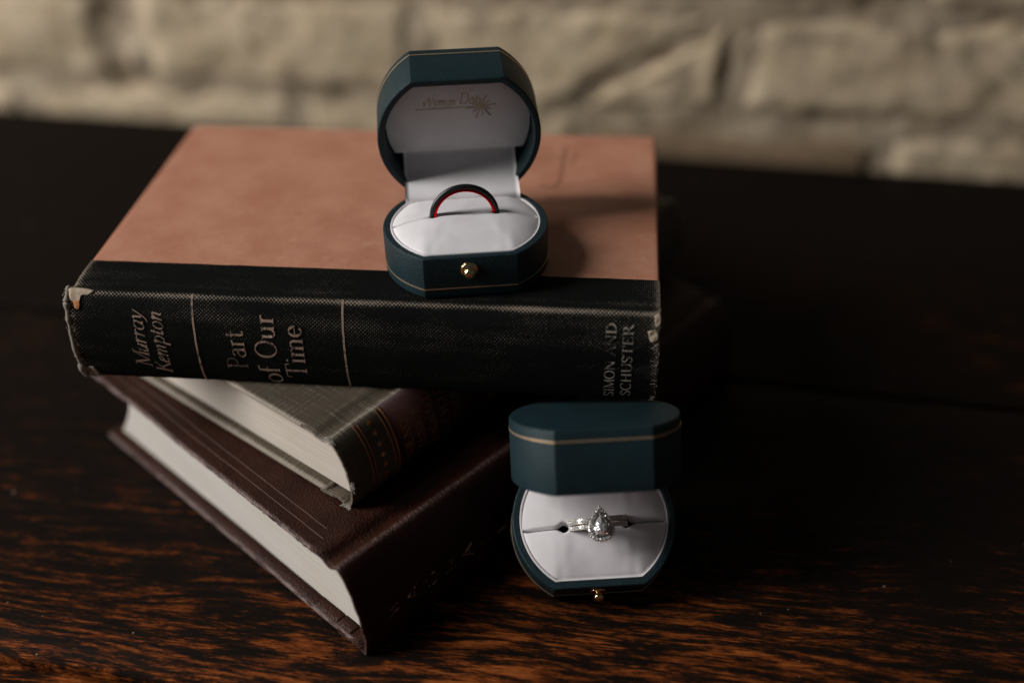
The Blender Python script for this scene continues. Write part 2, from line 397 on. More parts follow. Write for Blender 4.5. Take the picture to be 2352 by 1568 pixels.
# ------------------------------------------------------------------ serif lettering drawn with a broad-nib pen
def arc(cx, cy, rx, ry, a0, a1, n=14):
    return [(cx+rx*math.cos(math.radians(a0+(a1-a0)*k/n)), cy+ry*math.sin(math.radians(a0+(a1-a0)*k/n))) for k in range(n+1)]
X = .60   # x-height
def S(x, y, h=.11): return ([(x-h, y), (x+h, y)], .035)
GL = {   # glyph: (advance, strokes); a stroke is (points, width or None for the pen's own contrast)
 'M': (1.05, [([(.14, 0), (.16, 1)], .045), ([(.16, 1), (.52, .05)], .12), ([(.52, .05), (.88, 1)], .045), ([(.88, 1), (.90, 0)], .12), S(.14, .02), S(.90, .02, .14), S(.10, .98), S(.94, .98)]),
 'K': (.90, [([(.2, 0), (.2, 1)], None), ([(.24, .45), (.72, .98)], .05), ([(.38, .6), (.80, .02)], .11), S(.2, .02), S(.2, .98), S(.74, .98), S(.8, .02)]),
 'P': (.75, [([(.2, 0), (.2, 1)], None), ([(.2, .98), (.38, .98)]+arc(.40, .73, .25, .25, 90, -90)+[(.2, .48)], None), S(.2, .02), S(.14, .98, .08)]),
 'O': (.95, [(arc(.47, .5, .38, .5, 90, 450, 30), None)]),
 'T': (.85, [([(.42, 0), (.42, 1)], None), ([(.04, .97), (.80, .97)], .045), ([(.05, .97), (.03, .78)], .05), ([(.79, .97), (.81, .78)], .05), S(.42, .02, .15)]),
 'S': (.62, [([(.50, .78), (.48, .9)]+arc(.29, .76, .2, .23, 40, 200)+[(.22, .56), (.38, .46)]+arc(.28, .25, .22, .25, 30, -150)+[(.07, .22)], None), ([(.5, .78), (.5, .96)], .035), ([(.07, .04), (.07, .24)], .035)]),
 'I': (.42, [([(.2, 0), (.2, 1)], None), S(.2, .02), S(.2, .98)]),
 'N': (.98, [([(.16, 0), (.16, 1)], .05), ([(.14, 1), (.80, .02)], .12), ([(.80, 0), (.80, 1)], .05), S(.16, .02), S(.80, .98), S(.10, .98, .08)]),
 'A': (.92, [([(.10, 0), (.44, 1)], .05), ([(.42, 1), (.82, 0)], .125), ([(.24, .36), (.66, .36)], .04), S(.10, .02), S(.82, .02)]),
 'D': (.95, [([(.2, 0), (.2, 1)], None), ([(.2, .98), (.4, .98)]+arc(.42, .5, .40, .48, 90, -90, 20)+[(.2, .02)], None), S(.14, .98, .08), S(.14, .02, .08)]),
 'C': (.85, [(arc(.46, .5, .38, .5, 45, 315, 26), None), ([(.74, .76), (.74, .96)], .035)]),
 'H': (.98, [([(.2, 0), (.2, 1)], None), ([(.78, 0), (.78, 1)], None), ([(.2, .52), (.78, .52)], .04), S(.2, .02), S(.2, .98), S(.78, .02), S(.78, .98)]),
 'U': (.95, [([(.2, 1), (.2, .32)]+arc(.49, .30, .29, .30, 180, 360), None), ([(.78, .3), (.78, 1)], .05), S(.2, .98), S(.78, .98)]),
 'E': (.78, [([(.2, 0), (.2, 1)], None), ([(.12, .98), (.64, .98)], .04), ([(.2, .52), (.5, .52)], .04), ([(.12, .02), (.68, .02)], .04), ([(.64, .98), (.65, .80)], .045), ([(.68, .02), (.70, .22)], .045)]),
 'R': (.88, [([(.2, 0), (.2, 1)], None), ([(.2, .98), (.38, .98)]+arc(.40, .75, .22, .23, 90, -90)+[(.2, .52)], None), ([(.42, .5), (.78, .02)], .115), S(.2, .02), S(.14, .98, .08), S(.80, .02, .08)]),
 'W': (1.25, [([(.10, 1), (.38, .02)], .12), ([(.38, .02), (.62, .95)], .05), ([(.60, .95), (.86, .02)], .12), ([(.86, .02), (1.12, 1)], .05), S(.10, .98), S(1.12, .98), S(.60, .98, .08)]),
 'F': (.72, [([(.2, 0), (.2, 1)], None), ([(.12, .98), (.64, .98)], .04), ([(.2, .52), (.5, .52)], .04), ([(.64, .98), (.65, .78)], .045), S(.2, .02)]),
 'G': (.92, [(arc(.46, .5, .38, .5, 48, 330, 26), None), ([(.78, .1), (.78, .42)], .11), S(.76, .43)]),
 'L': (.74, [([(.2, 0), (.2, 1)], None), ([(.12, .02), (.64, .02)], .04), ([(.64, .02), (.67, .25)], .05), S(.2, .98)]),
 'Y': (.90, [([(.12, 1), (.45, .48)], .12), ([(.45, .48), (.78, 1)], .05), ([(.45, .5), (.45, 0)], None), S(.12, .98), S(.78, .98), S(.45, .02)]),
 '&': (.95, [([(.86, .5)]+[(.70, .2)]+arc(.36, .24, .28, .24, -20, -200)+[(.14, .40), (.46, .66)]+arc(.38, .80, .15, .19, -40, 220)+[(.30, .62), (.84, .02)], None)]),
 '-': (.45, [([(.06, .34), (.38, .34)], .07)]),
 'a': (.58, [(arc(.26, .46, .17, .15, 170, 20, 10)+[(.43, .40), (.43, .10), (.50, .02)], None), ([(.42, .36)]+arc(.25, .18, .19, .18, 80, 300, 16)+[(.42, .12)], None)]),
 'r': (.48, [([(.16, 0), (.16, X)], None), ([(.17, .42), (.26, .58), (.40, .58)], .07), S(.16, .02), S(.11, X-.02, .07)]),
 't': (.44, [([(.18, .82), (.18, .14), (.25, .02), (.38, .06)], None), ([(.04, X-.02), (.36, X-.02)], .04)]),
 'o': (.64, [(arc(.31, .30, .25, .31, 90, 450, 24), None)]),
 'f': (.40, [([(.17, 0), (.17, .80)]+arc(.31, .82, .14, .17, 180, 50, 8), None), ([(.04, X-.02), (.36, X-.02)], .04), S(.17, .02)]),
 'u': (.70, [([(.16, X), (.16, .16)]+arc(.30, .16, .14, .16, 180, 310, 8)+[(.50, .14)], None), ([(.52, X), (.52, .02)], None), S(.10, X-.02, .07), S(.46, X-.02, .07), S(.57, .02, .06)]),
 'i': (.34, [([(.16, 0), (.16, X)], None), ([(.16, .80), (.165, .88)], .12), S(.16, .02), S(.11, X-.02, .07)]),
 'm': (1.04, [([(.15, 0), (.15, X)], None), ([(.16, .42)]+arc(.33, .42, .17, .17, 150, 0, 8)+[(.50, 0)], None), ([(.51, .42)]+arc(.68, .42, .17, .17, 150, 0, 8)+[(.85, 0)], None), S(.15, .02), S(.5, .02), S(.85, .02), S(.10, X-.02, .07)]),
 'e': (.56, [([(.08, .34), (.48, .34)], .04), ([(.48, .34)]+arc(.28, .32, .21, .29, 5, 320, 22), None)]),
 # italic forms
 'iu': (.62, [([(.08, .52), (.16, X), (.14, .18)]+arc(.27, .15, .13, .15, 180, 300, 8)+[(.48, .40)], None), ([(.50, X), (.47, .10), (.56, .03)], None)]),
 'ir': (.46, [([(.06, .50), (.15, X), (.14, 0)], None), ([(.15, .34), (.28, .58), (.42, .55)], .07)]),
 'ia': (.60, [(arc(.26, .30, .20, .30, 60, 360, 22), None), ([(.47, X), (.46, .12), (.55, .03)], None)]),
 'iy': (.58, [([(.06, .54), (.14, X), (.24, .08)], None), ([(.50, X), (.40, .25), (.22, -.16), (.06, -.26)], .06)]),
 'ie': (.50, [([(.10, .28), (.30, .36), (.42, .48)]+arc(.28, .46, .14, .14, 20, 160, 8)+[(.10, .26)]+arc(.26, .2, .17, .19, 180, 320, 10), None)]),
 'im': (.94, [([(.06, .50), (.14, X), (.13, 0)], None), ([(.14, .34), (.30, .58), (.42, .50), (.42, 0)], None), ([(.43, .34), (.60, .58), (.72, .50), (.71, .10), (.80, .03)], None)]),
 'ip': (.64, [([(.06, .50), (.15, .66), (.14, -.30)], None), ([(.14, .38)]+arc(.32, .32, .20, .28, 130, -150, 18), None), S(.14, -.30, .09)]),
 'it': (.40, [([(.17, .80), (.15, .14), (.22, .03), (.34, .12)], None), ([(.03, X-.02), (.34, X-.02)], .04)]),
 'io': (.58, [(arc(.27, .30, .20, .30, 90, 450, 22), None)]),
 'in': (.66, [([(.06, .50), (.14, X), (.13, 0)], None), ([(.14, .34), (.30, .58), (.42, .50), (.42, .10), (.52, .03)], None)]),
 'il': (.34, [([(.10, .92), (.18, 1.0), (.14, .14), (.20, .03), (.32, .12)], None)]),
}
def text_polys(txt, italic=False, thick=.125, thin=.04, track=0.0):
    """-> (list of quads strips [(left pts, right pts)], width) in units of the cap height"""
    strips, x = [], 0.0
    for ch in txt:
        if ch == ' ': x += .42+track; continue
        g = GL.get('i'+ch) if italic and ('i'+ch) in GL else GL[ch]
        for pts, wd in g[1]:
            P = np.array(pts, float)
            if len(P) == 2:                                   # subdivide straight strokes so they follow the curve
                P = np.array([P[0]+(P[1]-P[0])*k/6 for k in range(7)])
            elif len(P) < 8: P = catmull(P, 22)
            if italic: P = P+np.c_[P[:, 1]*.24, 0*P[:, 1]]
            L, R = [], []
            for i in range(len(P)):
                t = P[min(i+1, len(P)-1)]-P[max(i-1, 0)]; t = t/(np.linalg.norm(t)+1e-9); nn = np.array([-t[1], t[0]])
                ww = wd*(thick/.125) if wd else thin+(thick-thin)*abs(nn[0])**1.2
                L.append(P[i]+nn*ww/2+[x, 0]); R.append(P[i]-nn*ww/2+[x, 0])
            strips.append((L, R))
        x += g[0]*(.92 if italic else 1)+track
    return strips, x-track
def text_mesh(name, txt, mapper, mat, parent, size, length=None, **kw):
    """mapper(a, b, lift) -> 3D point; a runs along the line of text, b up the letters, both in cm"""
    strips, wid = text_polys(txt, **kw)
    kx = size if length is None else length/wid
    V, F = [], []
    for k, (L, R) in enumerate(strips):
        o = len(V); lift = .006+.0009*k
        for a_, b_ in zip(L, R):
            V.append(mapper(a_[0]*kx, a_[1]*size, lift)); V.append(mapper(b_[0]*kx, b_[1]*size, lift))
        for i in range(len(L)-1): F.append((o+2*i, o+2*i+1, o+2*i+3, o+2*i+2))
    return mesh(name, V, F, mat, parent)

# ------------------------------------------------------------------ books
def spine_curve(T, sk, b, n=40, pw=.62):
    t = np.linspace(0, 1, n)
    tt = .5-.5*np.cos(np.pi*t)*1.0
    return np.c_[sk*tt-b*(4*tt*(1-tt))**pw, T*(1-tt)]
class Profile:
    """the outer line of a cover, from the top board over the spine to the bottom board, with arc length"""
    def __init__(s, pts):
        s.p = np.array(pts, float); d = np.linalg.norm(np.diff(s.p, axis=0), axis=1); s.s = np.r_[0, np.cumsum(d)]
        t = np.gradient(s.p, axis=0); t /= np.linalg.norm(t, axis=1)[:, None]; s.nrm = np.c_[-t[:, 1], t[:, 0]]
        if s.nrm[len(pts)//2, 0] > 0: s.nrm = -s.nrm
    def at(s, a):
        return np.array([np.interp(a, s.s, s.p[:, 0]), np.interp(a, s.s, s.p[:, 1])]), np.array([np.interp(a, s.s, s.nrm[:, 0]), np.interp(a, s.s, s.nrm[:, 1])])
    def s_of_z(s, z, lo, hi):          # on the spine the height falls steadily
        k = np.arange(lo, hi); return float(np.interp(-z, -s.p[k, 1], s.s[k]))
    def pt(s, x, a, lift=0.0):
        p, n = s.at(a); q = p+n*lift; return (x, q[0], q[1])
def case_profile(T, sk, b, yend, gd, gy=.55, n=40, pw=.62, flat=0.0):
    top = [(yend, T+flat), (max(gy+.55, yend*.7), T+flat), (gy+.35, T-.2*gd), (gy+.12, T-.85*gd), (gy-.05, T-gd), (gy-.2, T-.75*gd), (.16, T-.1*gd), (.05, T+.01)]
    top = catmull(top, 44)
    sp = spine_curve(T, sk, b, n, pw)
    bot = catmull([(sk+.05, -.0), (sk+.16, .1*gd), (sk+gy-.2, .75*gd), (sk+gy-.05, gd), (sk+gy+.12, .85*gd), (sk+gy+.35, .2*gd), (sk+max(gy+.55, yend*.7), -flat*.0), (sk+yend, 0)], 44)
    pts = np.vstack([top, sp[1:-1], bot])
    pr = Profile(pts); pr.lo = len(top)-1; pr.hi = len(top)+n-2
    return pr
def cover_sweep(name, pr, L, mat, parent, th=.11, nx=150, wearf=None, jit=None, xr=(0, None)):
    """a sheet of cloth or leather of thickness th along the profile"""
    x0, x1 = xr[0], L if xr[1] is None else xr[1]
    n = len(pr.p); V, U, Wr = [], [], []
    for side in (0, 1):
        for i in range(nx):
            u = i/(nx-1)
            for j in range(n):
                s_ = pr.s[j]; a0, a1 = (jit(s_) if jit else (0, 0))
                xs0, xs1 = x0+a0, x1+a1
                x = xs0+(xs1-xs0)*u
                rim = .0 if side else -.035*max(0, 1-min(x-xs0, xs1-x)/.05)
                lump = .012*nz(x*1.1, s_*1.1, 4)+.006*nz(x*4, s_*4, 9)
                q = pr.p[j]+pr.nrm[j]*((lump+rim) if side == 0 else -th)
                V.append((x, q[0], q[1])); U.append((x, s_)); Wr.append(wearf(x, s_) if wearf else 0)
    F = grid_faces(nx, n); o = nx*n
    F += [tuple(k+o for k in f[::-1]) for f in grid_faces(nx, n)]
    for j in range(n-1):
        F.append((j, j+1, o+j+1, o+j)); e = (nx-1)*n; F.append((e+j+1, e+j, o+e+j, o+e+j+1))
    for i in range(nx-1):
        F.append((i*n, o+i*n, o+(i+1)*n, (i+1)*n)); k = n-1; F.append((o+i*n+k, i*n+k, (i+1)*n+k, o+(i+1)*n+k))
    return mesh(name, V, F, mat, parent, uv=U, wear=Wr, flat_angle=60)
def board(name, x0, x1, y0, y1, z0, z1, mat, parent, r=.09, warp=None, wearw=.25, ripple=0., cr=.25):
    """a cover board with rounded edges and slightly rounded corners"""
    per = []
    def seg(a, b, n): 
        for k in range(n): per.append((a[0]+(b[0]-a[0])*k/n, a[1]+(b[1]-a[1])*k/n))
    c = [(x0, y0), (x1, y0), (x1, y1), (x0, y1)]
    ang = [(180, 270), (270, 360), (0, 90), (90, 180)]
    pts = []
    for k in range(4):
        sx, sy = (1 if k in (0, 3) else -1), (1 if k in (0, 1) else -1)
        cx, cy = c[k][0]+sx*cr, c[k][1]+sy*cr
        pts.append([(cx+cr*math.cos(math.radians(ang[k][0]+90*i/6)), cy+cr*math.sin(math.radians(ang[k][0]+90*i/6))) for i in range(7)])
    for k in range(4):
        per += pts[k]
        a, b = pts[k][-1], pts[(k+1) % 4][0]
        n = max(2, int(math.hypot(b[0]-a[0], b[1]-a[1])/.12))
        for i in range(1, n): per.append((a[0]+(b[0]-a[0])*i/n, a[1]+(b[1]-a[1])*i/n))
    per = np.array(per); m_ = len(per)
    t = np.roll(per, -1, 0)-np.roll(per, 1, 0); t /= np.linalg.norm(t, axis=1)[:, None]; nin = np.c_[-t[:, 1], t[:, 0]]
    loops = [(2.0, z0), (.9, z0), (r*2.2, z0)]+[(r-r*math.cos(a), None, a) for a in np.linspace(math.pi/2, -math.pi/2, 9)]+[(r*2.2, z1), (.9, z1), (2.0, z1)]
    V, U, Wr = [], [], []
    h = (z1-z0)/2
    for lp in loops:
        ins = lp[0]
        z = lp[1] if lp[1] is not None else (z0+h)-h*math.sin(lp[2])
        for k in range(m_):
            rp = ripple*nz(per[k][0]*5.5, per[k][1]*5.5, 2)*(1 if ins < r*1.5 else 0)
            p = per[k]+nin[k]*(ins+rp) if ins < cr else np.array([min(max(per[k][0], x0+ins), x1-ins), min(max(per[k][1], y0+ins), y1-ins)])
            zz = z+(warp(p[0], p[1]) if warp else 0)
            V.append((p[0], p[1], zz)); U.append((p[0], p[1]+(0 if z > z0+h else 40)))
            Wr.append(max(0, 1-ins/wearw))
    F = []; nl = len(loops)
    for i in range(nl-1):
        for k in range(m_):
            k2 = (k+1) % m_; F.append((i*m_+k, i*m_+k2, (i+1)*m_+k2, (i+1)*m_+k))
    F.append(tuple(range(m_))[::-1]); F.append(tuple((nl-1)*m_+k for k in range(m_)))
    key, new, V2, U2, W2_ = {}, [], [], [], []
    for v, uu, ww in zip(V, U, Wr):                       # weld the corner points that fall together
        kk = (round(v[0], 4), round(v[1], 4), round(v[2], 4))
        if kk not in key: key[kk] = len(V2); V2.append(v); U2.append(uu); W2_.append(ww)
        new.append(key[kk])
    F2 = []
    for f in F:
        g = []
        for i in f:
            if new[i] not in g: g.append(new[i])
        if len(g) > 2: F2.append(tuple(g))
    return mesh(name, V2, F2, mat, parent, uv=U2, wear=W2_, flat_angle=60)
def page_block(name, x0, x1, zb, zt, ysp, yfore, mat, parent, n=46):
    """ysp(t), yfore(t): spine and fore-edge lines, t = 0 at the bottom"""
    V = []; m_ = 40
    for e, x in ((0, x0), (1, x1)):
        for i in range(n):
            t = i/(n-1); z = zb+(zt-zb)*t
            for k in range(m_):
                u = k/(m_-1); y = ysp(t)*(1-u)+yfore(t)*u
                j = .012*nz(i*.9, y*.15, 5+e)+.02*nz(t*3, y*.2, 15+e)
                V.append((x+(j if e == 0 else -j), y, z))
    F = [f[::-1] for f in grid_faces(n, m_)]; o = n*m_
    F += [tuple(q+o for q in f) for f in grid_faces(n, m_)]
    for i in range(n-1):
        for k in (0, m_-1):
            a, b = i*m_+k, (i+1)*m_+k
            F.append((a, o+a, o+b, b) if k else (a, b, o+b, o+a))
    for i in (0, n-1):
        for k in range(m_-1):
            a, b = i*m_+k, i*m_+k+1
            F.append((a, b, o+b, o+a) if i == 0 else (b, a, o+a, o+b))
    return mesh(name, V, F, mat, parent, flat_angle=40)
def patch(name, pr, xs, ss, mat, parent, lift, noise_amp=.03, seed=1, n=10, curl=0.0, bt=.02):
    """a small ragged scrap lying on the cover, outline xs, ss (cm on the cover), real thickness"""
    P = catmull([*zip(xs, ss), (xs[0], ss[0])], 36)[:-1]; c = P.mean(0); V = []; F = []
    m_ = len(P); R_ = 5
    for side in (0, 1):
        for r_ in range(R_+1):
            for k in range(m_):
                f = r_/R_
                q = c+(P[k]-c)*f*(1+.10*nz(k*1.1, seed, 0)*(f > .5))
                l = lift*(1 if side == 0 else 0)-(.004 if side else 0)+(noise_amp*nz(q[0]*5, q[1]*5, seed) if side == 0 else 0)*(f < .95)+(curl*f*max(0, nz(q[0]*2.4, q[1]*2.4, seed+3)))
                V.append(pr.pt(q[0], q[1], l))
    for side in (0, 1):
        o = side*(R_+1)*m_
        for r_ in range(R_):
            for k in range(m_):
                k2 = (k+1) % m_; f = (o+r_*m_+k, o+(r_+1)*m_+k, o+(r_+1)*m_+k2, o+r_*m_+k2); F.append(f if side else f[::-1])
    o1, o2 = R_*m_, (R_+1)*m_+R_*m_
    for k in range(m_): k2 = (k+1) % m_; F.append((o1+k, o1+k2, o2+k2, o2+k))
    return mesh(name, V, F, mat, parent)
def threads(name, pr, items, mat, parent):
    acc = Acc()
    for (x, s_, dx, ds, lift, r_) in items:
        pts = []
        for k in range(7):
            t = k/6
            pts.append(pr.pt(x+dx*t+.05*nz(t*3, x*9, s_*7), s_+ds*t+.05*nz(t*3, x*5, 3+s_*9), .01+lift*t+.03*nz(t*4, x*3, s_*3)))
        acc.add(*tube(pts, [r_*(1-.5*k/6) for k in range(7)], 5))
    return mesh(name, acc.v, acc.f, mat, parent)

Z2B, Z1B = 3.7970, 6.6930
GRP = 'books in the stack'
# ---- book 1: salmon paper boards, black cloth spine, worn
A1 = math.radians(-5.946); L1, W1, T1, SK1 = 21.5, 14.185, 3.664, -.264
bk1 = thing('book', 'worn salmon covered book with black cloth spine, topmost of the stack', 'book', (0, 0, Z1B), (0, 0, A1), GRP)
pr1 = case_profile(T1, SK1, .46, 2.06, .06, .5, flat=.012)
r1 = pr1.s[pr1.lo]; r1b = pr1.s[pr1.hi]
def wear1(x, s_):
    e = min(x+.0, L1-x)
    v = .60*math.exp(-((s_-r1-.13)/.12)**2)+.06*math.exp(-((s_-r1-.8)/.5)**2)
    v += .35*math.exp(-((s_-r1+.5)/.12)**2)*.4
    v += .65*math.exp(-(e/.16)**2)+.16*math.exp(-(e/.7)**2)
    v += .16*math.exp(-((s_-r1b)/.2)**2)
    if r1-.1 < s_: v += -.02+.13*(1 if x > 5 else x/5)*math.exp(-((s_-r1-1.1)/1.0)**2)+.20*nz(x*.12, s_*2.6, 2)+.16*nz(x*.5, s_*.8, 12)
    else: v += .02+.20*nz(x*.4, s_*1.5, 22)
    return max(-.2, min(1, v))
def jit1(s_):
    on = 1 if r1-.3 < s_ < r1b+.2 else 0
    a0 = on*(-.10+.07*nz(s_*2.1, 1, 1)+.05*nz(s_*7, 2, 2)); a1 = on*(.02+.07*nz(s_*2.3, 7, 1)+.05*nz(s_*8, 5, 2))
    return a0, a1
sp1 = cover_sweep('cloth_spine', pr1, L1, M_cloth1, bk1, .12, 170, wear1, jit1)
board('front_cover', 0, L1, 1.2, W1, T1-.28, T1, M_salmon, bk1, .10, wearw=.12)
board('back_cover', 0, L1, 1.2+SK1, W1+SK1*.3, .0, .28, M_salmon, bk1, .10, wearw=.12)
page_block('page_block', .32, L1-.32, .29, T1-.29, lambda t: SK1*(1-t)-.28*(4*t*(1-t)+1e-6)**.7+.14, lambda t: W1-.35-.35*4*t*(1-t), M_pages2, bk1)
def m1(u0, base_u, z0):      # letters with their tops to the left, read upwards
    def f(a, b, lift):
        return pr1.pt(base_u-b+0*u0, pr1.s_of_z(z0+a, pr1.lo, pr1.hi), lift+.012)
    return f
text_mesh('author_lettering', 'Murray', m1(0, 2.78, .72), M_foil1, sp1, .60, 2.35, italic=True, thick=.10)
text_mesh('author_lettering', 'Kempton', m1(0, 3.50, .42), M_foil1, sp1, .60, 2.68, italic=True, thick=.10)
text_mesh('title_lettering', 'Part', m1(0, 6.48, .82), M_foil1, sp1, .78, 1.72, thick=.12)
text_mesh('title_lettering', 'of Our', m1(0, 7.66, .14), M_foil1, sp1, .80, 3.05, thick=.12)
text_mesh('title_lettering', 'Time', m1(0, 8.68, .50), M_foil1, sp1, .80, 2.30, thick=.12)
text_mesh('publisher_lettering', 'SIMON AND', m1(0, 19.98, .22), M_foil1b, sp1, .36, 3.12, thick=.13)
text_mesh('publisher_lettering', 'SCHUSTER', m1(0, 20.58, .30), M_foil1b, sp1, .36, 3.0, thick=.13)
for u0 in (4.66, 10.2):
    V, F = [], []
    ss = np.linspace(r1+.04, r1b-.02, 60)
    for k, s_ in enumerate(ss):
        wob = .012*nz(s_*3, u0, 1)
        for d_ in (-.036, .036): V.append(pr1.pt(u0+d_+wob, s_, .016))
        if k: F.append((2*k-2, 2*k-1, 2*k+1, 2*k))
    mesh('rule_line', V, F, M_foil1, sp1)
# torn corners and frayed ends of the spine
patch('bare_board', pr1, [.02, .35, .95, .80, .52, .42, .10], [r1-.02, r1-.06, r1+.06, r1+.20, r1+.24, r1+.50, r1+.42], M_card, sp1, .035, .03, 3)
patch('bare_board', pr1, [.22, .44, .40, .26], [r1+.46, r1+.44, r1+.74, r1+.70], M_cardo, sp1, .05, .03, 5, curl=.1)
patch('bare_board', pr1, [.05, .42, .50, .2], [r1b-.65, r1b-.7, r1b-.2, r1b-.1], M_thread, sp1, .04, .06, 8)
patch('bare_board', pr1, [L1-.42, L1-.12, L1-.06, L1-.3], [r1+.75, r1+.7, r1+1.05, r1+1.12], M_card, sp1, .04, .05, 11, curl=.1)
patch('bare_board', pr1, [L1-.20, L1-.03, L1-.02, L1-.16], [r1+.18, r1+.15, r1+.5, r1+.55], M_card, sp1, .04, .04, 12)
it = []
for k in range(90):
    s_ = r1-.1+(r1b-r1+.25)*rnd.random(); it.append((-.16+.10*rnd.random(), s_, rnd.uniform(-.08, .30), rnd.uniform(-.18, .2), rnd.uniform(0, .04), rnd.uniform(.008, .018)))
for k in range(30):
    it.append((rnd.uniform(-.1, .35), r1b-.25*rnd.random(), rnd.uniform(-.2, .25), rnd.uniform(0, .35), rnd.uniform(0, .15), rnd.uniform(.012, .03)))
for k in range(45):
    s_ = r1-.1+(r1b-r1+.25)*rnd.random(); it.append((L1-.08+.08*rnd.random(), s_, rnd.uniform(-.22, .06), rnd.uniform(-.15, .2), rnd.uniform(0, .03), rnd.uniform(.006, .014)))
o = threads('frayed_threads', pr1, it, M_thread, sp1); o['kind'] = 'stuff'
# the thick worn head of the spine: a lumpy roll of cloth along the left end
pts = [pr1.pt(-.06+.05*nz(s_*2, 1, 4), s_, -.02+.04*nz(s_*3, 6, 1)) for s_ in np.linspace(r1-.12, r1b+.05, 70)]
V, F = tube(pts, [.10+.06*nz(k*.13, 3, 3)+.018*nz(k*.8, 8, 3)+(.035 if k > 54 else 0) for k in range(70)], 9)
mesh('frayed_edge', V, F, M_fray, sp1)
# faded initials stamped on the cover
acc = Acc()
def flatstroke(acc, P, wd, z):
    P = catmull(P, 18); V, F = [], []
    for i in range(len(P)):
        t = P[min(i+1, len(P)-1)]-P[max(i-1, 0)]; t /= np.linalg.norm(t); n_ = np.array([-t[1], t[0]])
        for sg in (1, -1): V.append((*(P[i]+n_*wd*sg), z))
        if i: F.append((2*i-2, 2*i-1, 2*i+1, 2*i))
    acc.add(V, F)
for k, (P, wd) in enumerate([([(17.52, 12.9), (17.45, 11.6), (17.40, 9.6), (17.1, 9.0), (16.6, 9.2)], .09), ([(16.1, 11.75), (17.0, 11.9), (18.0, 11.85)], .06), ([(16.2, 12.5), (16.9, 12.6)], .05), ([(17.9, 12.6), (18.0, 12.0), (17.8, 11.2)], .04)]):
    flatstroke(acc, P, wd, T1+.004+.002*k)
mesh('stamped_mark', acc.v, acc.f, M_stamp, bk1)

# ---- book 2: grey cloth, red-brown title label
A2 = math.radians(50.204); L2, W2, T2, SK2 = 22.3, 15.0, 2.896, -.56
bk2 = thing('book', 'grey cloth encyclopedia with maroon spine label, middle of the stack', 'book', (9.674, -4.454, Z2B), (0, 0, A2), GRP)
pr2 = case_profile(T2, SK2, .58, 1.5, .10, .50, pw=.62, flat=.004)
r2 = pr2.s[pr2.lo]; r2b = pr2.s[pr2.hi]
def wear2(x, s_):
    v = .55*math.exp(-((s_-r2+.02)/.16)**2)+.55*math.exp(-(min(x, L2-x)/.12)**2)+.2*math.exp(-((s_-r2b)/.2)**2)
    if s_ > r2+.35: v -= .10
    return v
def jit2(s_): return (.04*nz(s_*3, 4, 4)-.03, 0)
sp2 = cover_sweep('cloth_spine', pr2, L2, M_cloth2, bk2, .13, 130, wear2, jit2)
board('front_cover', 0, L2, 1.15, W2, T2-.24, T2-.003, M_cloth2, bk2, .09, wearw=.2)
board('back_cover', 0, L2, 1.15+SK2, W2+SK2*.4, .003, .27, M_cloth2, bk2, .09, wearw=.2)
page_block('page_block', .42, L2-.4, .28, T2-.25, lambda t: SK2*(1-t)-.42*(4*t*(1-t)+1e-6)**.6+.14, lambda t: W2-.4-.4*4*t*(1-t), M_pages2, bk2)
def strip(name, pr, x0, x1, s0, s1, mat, parent, lift, n=40):
    V, F = [], []
    for k in range(n):
        s_ = s0+(s1-s0)*k/(n-1)
        for x in (x0, x1): V.append(pr.pt(x, s_, lift))
        for x in (x0+.01, x1-.01): V.append(pr.pt(x, s_, 0.0))
        if k:
            a, b = 4*k-4, 4*k
            F += [(a, a+1, b+1, b), (a+2, a, b, b+2), (a+1, a+3, b+3, b+1)]
    return mesh(name, V, F, mat, parent)
panel = strip('title_label', pr2, 2.42, 7.4, r2+.02, r2b-.05, M_panel, sp2, .022)
for x0, wd in ((2.16, .05), (2.34, .09), (7.5, .08), (1.02, .045), (1.20, .035)):
    strip('gold_line', pr2, x0, x0+wd, r2+.10, r2b-.1, M_star, sp2, .026)
def star(parent, pr, x, s_, r_):
    V = [pr.pt(x, s_, .032)]
    for k in range(10):
        a = math.pi*k/5+.3; q = r_ if k % 2 == 0 else r_*.42
        V.append(pr.pt(x+q*math.cos(a), s_+q*math.sin(a), .028))
    return mesh('star', V, [(0, 1+k, 1+(k+1) % 10) for k in range(10)], M_star, parent, smooth=False)
for k in range(7): star(sp2, pr2, 1.66+.05*nz(k, 2, 2), r2+.34+.44*k, .155)
def m2(x0, z0):
    def f(a, b, lift): return pr2.pt(x0-b, pr2.s_of_z(z0+a, pr2.lo, pr2.hi), lift+.024)
    return f
for k, (tx, ln) in enumerate((('THE NEW', 2.0), ('FUNK &', 1.75), ('WAGNALLS', 2.35), ('ENCYCLO-', 2.3), ('PEDIA', 1.5))):
    text_mesh('title_lettering', tx, m2(3.15+.66*k, 1.45-ln/2+.12), M_star, panel, .40, ln, thick=.14)
it = [(rnd.uniform(-.08, .05), r2+rnd.uniform(-.15, .25), rnd.uniform(-.15, .1), rnd.uniform(-.12, .15), rnd.uniform(0, .08), rnd.uniform(.007, .014)) for _ in range(34)]
it += [(rnd.uniform(-.08, .05), r2b+rnd.uniform(-.2, .2), rnd.uniform(-.16, .1), rnd.uniform(-.12, .2), rnd.uniform(0, .1), rnd.uniform(.007, .016)) for _ in range(40)]
it += [(rnd.uniform(-.06, .05), r2+2.05+rnd.uniform(-.2, .2), rnd.uniform(-.1, .1), rnd.uniform(-.1, .15), rnd.uniform(0, .1), rnd.uniform(.007, .014)) for _ in range(22)]
o = threads('frayed_threads', pr2, it, plain('pale_thread', (.55, .52, .46), .9, 0, .1), sp2); o['kind'] = 'stuff'

